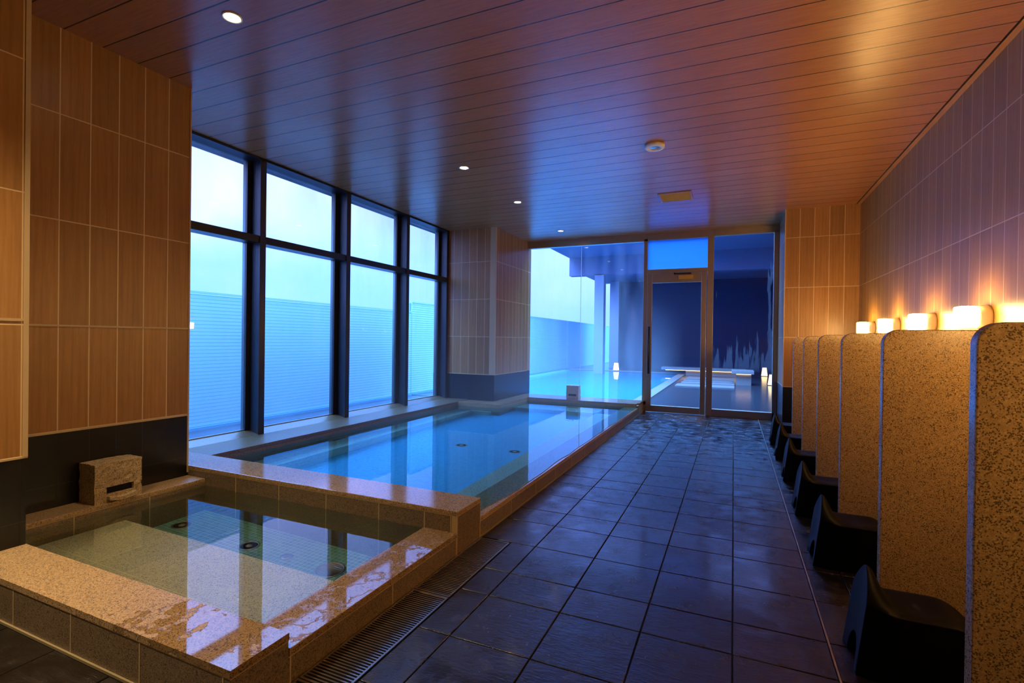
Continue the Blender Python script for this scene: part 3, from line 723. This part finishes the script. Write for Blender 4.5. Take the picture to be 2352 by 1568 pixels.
root = thing('ceiling_speaker', 'round white ceiling fitting with a dark centre above the aisle', 'ceiling fitting', (-0.605, 4.165, CZ))
b = MB(); b.lathe([(0.078, 0.0), (0.078, -0.020), (0.072, -0.026), (0.045, -0.026), (0.042, -0.016), (0.01, -0.016)], (0, 0, 0), n=48); b.build('ring', 'white', root)
b = MB(); b.lathe([(0.040, -0.0165), (0.036, -0.0215), (0.012, -0.0225)], (0, 0, 0), n=36); b.build('grille', 'steel', root)
root = thing('ceiling_vent', 'rectangular ochre ceiling vent near the back windows', 'vent', (-0.60, 5.725, CZ))
b = MB()
for p in ((-0.170, -0.152, -0.170, 0.170), (0.152, 0.170, -0.170, 0.170), (-0.152, 0.152, -0.170, -0.152), (-0.152, 0.152, 0.152, 0.170)): b.box(*p, -0.008, 0.0)
b.build('vent_frame', 'ceiling_trim', root)
b = MB()
for k in range(20): b.box(-0.152, 0.152, -0.150+k*0.0152, -0.150+k*0.0152+0.011, -0.006, -0.001)
b.build('vent_grille', 'tan_grille', root)

# ------------------------------------------------------------------ terrace beyond the back windows
b = MB(); b.box(-1.38, 5.0, 7.70, 24.0, -0.25, -0.012); b.box(-5.6, -4.0, -3.0, 7.7, -0.25, -0.01); b.box(-5.6, -1.38, 7.7, 8.3, -0.25, -0.005); b.box(-5.6, -1.38, 17.3, 24, -0.25, -0.012)
struct(b.build('floor_terrace', 'deck'), 'dark wet stone terrace floor', 'terrace floor')
ob_ = thing('outdoor_bath', 'wide outdoor bath on the terrace behind the back window', 'bath', (-3.4, 12.0, 0))
part('bath_rim', ['pale_stone'], ob_, [(-1.60, -1.38, 8.3, 17.3, -0.5, 0.004), (-5.3, -1.38, 17.0, 17.3, -0.5, 0.01), (-5.3, -1.38, 8.2, 8.4, -0.5, 0.002)])
part('bath_floor', ['mosaic_large'], ob_, [(-5.6, -1.5, 8.3, 17.2, -0.55, -0.5)])
b = MB(); vs = [b.b.verts.new(p) for p in ((-5.4, 8.35, -0.004), (-1.59, 8.35, -0.004), (-1.59, 17.05, -0.004), (-5.4, 17.05, -0.004))]; b.b.faces.new(vs)
tag(b.build('bath_water', 'water_large'), 'calm blue water of the outdoor bath', 'water', kind='stuff')
def fence(y0, y1, ztop, label, slats):
    root = thing('privacy_fence', label, 'fence', (-5.42, (y0+y1)/2, 0)); L = root.location
    b = MB()
    if slats:
        z = 0.03
        while z < ztop - 0.03:
            b.box(-0.02, 0.0, y0-L.y, y1-L.y, z, z+0.0335); z += 0.0405
        b.build('slat_panel', 'slat', root)
    else:
        b.box(-0.02, 0.0, y0-L.y, y1-L.y, 0.0, ztop); b.build('sheet_panel', 'panel', root)
    b = MB(); b.box(-0.03, 0.01, y0-L.y, y1-L.y, ztop-0.012, ztop+0.012); b.build('top_rail', 'fence_rail', root)
    b = MB(); b.box(-0.06, -0.025, y0-L.y, y1-L.y, 0.0, ztop-0.02); b.build('backing_sheet', 'fence_back', root)
    b = MB(); b.box(-0.04, 0.03, y0-L.y, y1-L.y, -0.02, 0.022); b.build('kerb', 'fence_kerb', root)
fence(-2.5, 7.7, 1.515, 'white louvred fence outside the side windows', True)
fence(7.72, 17.2, 1.70, 'white louvred fence beside the outdoor bath', True)
fence(17.22, 24.0, 1.70, 'plain white fence at the far end of the terrace', False)
# canopy
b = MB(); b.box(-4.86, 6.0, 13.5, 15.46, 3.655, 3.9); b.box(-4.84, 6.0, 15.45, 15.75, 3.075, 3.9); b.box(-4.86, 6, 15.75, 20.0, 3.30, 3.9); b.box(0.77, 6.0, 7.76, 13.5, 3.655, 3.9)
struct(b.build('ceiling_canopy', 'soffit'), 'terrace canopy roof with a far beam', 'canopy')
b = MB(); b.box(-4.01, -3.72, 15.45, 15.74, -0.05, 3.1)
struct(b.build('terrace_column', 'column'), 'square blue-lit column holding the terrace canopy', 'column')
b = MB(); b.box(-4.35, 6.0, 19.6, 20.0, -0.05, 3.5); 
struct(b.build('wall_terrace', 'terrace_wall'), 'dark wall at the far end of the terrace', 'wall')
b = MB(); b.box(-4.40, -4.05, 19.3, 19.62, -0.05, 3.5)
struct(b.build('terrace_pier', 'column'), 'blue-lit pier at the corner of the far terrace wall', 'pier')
b = MB(); b.box(1.35, 1.7, 7.76, 19.6, -0.05, 3.7)
struct(b.build('wall_terrace_right', 'terrace_black'), 'black wall along the right of the terrace', 'wall')
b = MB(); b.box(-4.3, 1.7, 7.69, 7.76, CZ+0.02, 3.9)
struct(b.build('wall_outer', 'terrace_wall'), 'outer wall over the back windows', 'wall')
# lanterns
def lantern():
    root = thing('floor_lantern', 'x', 'lantern', (0, 0, 0), 'glowing floor lanterns on the terrace')
    b = MB(); b.prism([(-0.085, -0.085), (0.085, -0.085), (0.085, 0.085), (-0.085, 0.085)], 0.0, 0.014, 'z'); b.build('base', 'lantern_frame', root)
    b = MB(); bm = b.b
    lo = [bm.verts.new((sx*0.080, sy*0.080, 0.014)) for sx, sy in ((-1,-1),(1,-1),(1,1),(-1,1))]; hi = [bm.verts.new((sx*0.052, sy*0.052, 0.255)) for sx, sy in ((-1,-1),(1,-1),(1,1),(-1,1))]
    bm.faces.new(lo); bm.faces.new(hi)
    for i in range(4): bm.faces.new((lo[i], lo[(i+1) % 4], hi[(i+1) % 4], hi[i]))
    b.build('shade', 'lantern_glow', root)
    b = MB(); b.box(-0.056, 0.056, -0.056, 0.056, 0.255, 0.275); b.build('cap', 'lantern_frame', root)
    return root
lan = lantern()
for i, (x, y, z, s, lab) in enumerate(((-3.66, 17.15, 0.010, 1.05, 'glowing lantern on the far rim of the outdoor bath'), (0.89, 17.5, -0.012, 1.05, 'glowing lantern by the far right wall of the terrace'), (0.875, 13.9, -0.012, 1.05, 'glowing lantern nearest, cut by the right window frame'))):
    if i == 0: r = lan
    else:
        r = lan.copy(); C.objects.link(r)
        for ch in list(lan.children):
            c = ch.copy(); C.objects.link(c); c.parent = r
    r.location = (x, y, z); r.scale = (s, s, s); r['label'] = lab
# low bench and pedestal with hidden light strips, and pale stepping slabs
bn = thing('stone_bench', 'long low pale bench with a glowing strip under its seat', 'bench', (-1.0, 16.9, -0.012))
part('seat_slab', ['pale_stone'], bn, [(-2.09, 0.35, 16.50, 16.98, 0.14, 0.222)], 0.004)
part('plinth', ['pale_stone'], bn, [(-1.36, 0.30, 16.62, 16.95, -0.012, 0.142)])
part('light_strip', ['led'], bn, [(-1.97, 0.28, 16.585, 16.605, 0.125, 0.139)])
pd = thing('stone_table', 'square pale stone block with an overhanging glowing top', 'table', (0.22, 13.75, -0.012))
part('top_slab', ['pale_stone'], pd, [(-0.035, 0.46, 13.40, 14.15, 0.265, 0.345)], 0.004)
part('block', ['pale_stone'], pd, [(0.065, 0.405, 13.52, 14.05, -0.012, 0.267)])
part('light_strip', ['led'], pd, [(0.07, 0.40, 13.495, 13.515, 0.252, 0.264)])
for y0, y1, lab in ((12.35, 12.95, 'nearest pale stepping slab on the terrace'), (13.25, 13.65, 'second pale stepping slab on the terrace'), (13.95, 14.4, 'third pale stepping slab on the terrace'), (14.8, 15.6, 'farthest pale stepping slab, in front of the bench')):
    b = MB(); b.box(-1.25 if y0 < 13 else -1.2, 0.03, y0, y1, -0.012, 0.012)
    tag(b.build('stepping_slab', 'pale_stone', None, 0.003), lab, 'slab', 'pale slabs on the terrace')

# ------------------------------------------------------------------ steam
def steam(name, label, box, dens, col):
    m, t, o = mat(name); ob = t.obj(); x, y, z = t.xyz(ob)
    n = t.noise(ob, 1.1, 3.0, 0.55); f = t.lerp(z, box[4], box[5], 1.0, 0.0)
    v = t.new('ShaderNodeVolumePrincipled'); t.put(v.inputs['Color'], col); t.put(v.inputs['Density'], t.m('MULTIPLY', t.m('MULTIPLY', t.lin(n, 0.3, 0.7, 0.5, 1.5), f), dens)); v.inputs['Anisotropy'].default_value = 0.2
    t.l.new(v.outputs[0], o.inputs['Volume'])
    b = MB(); b.box(*box)
    return tag(b.build('steam', m), label, 'steam', kind='stuff')
steam('bath steam', 'thin steam rising over the large bath', (-3.05, -1.25, 3.3, 7.1, 0.17, 1.9), 0.07, (0.85, 0.93, 1.0))
steam('terrace steam', 'blue steam hanging over the outdoor bath', (-5.3, -1.3, 9.0, 15.4, 0.03, 2.2), 0.035, (0.75, 0.9, 1.0))
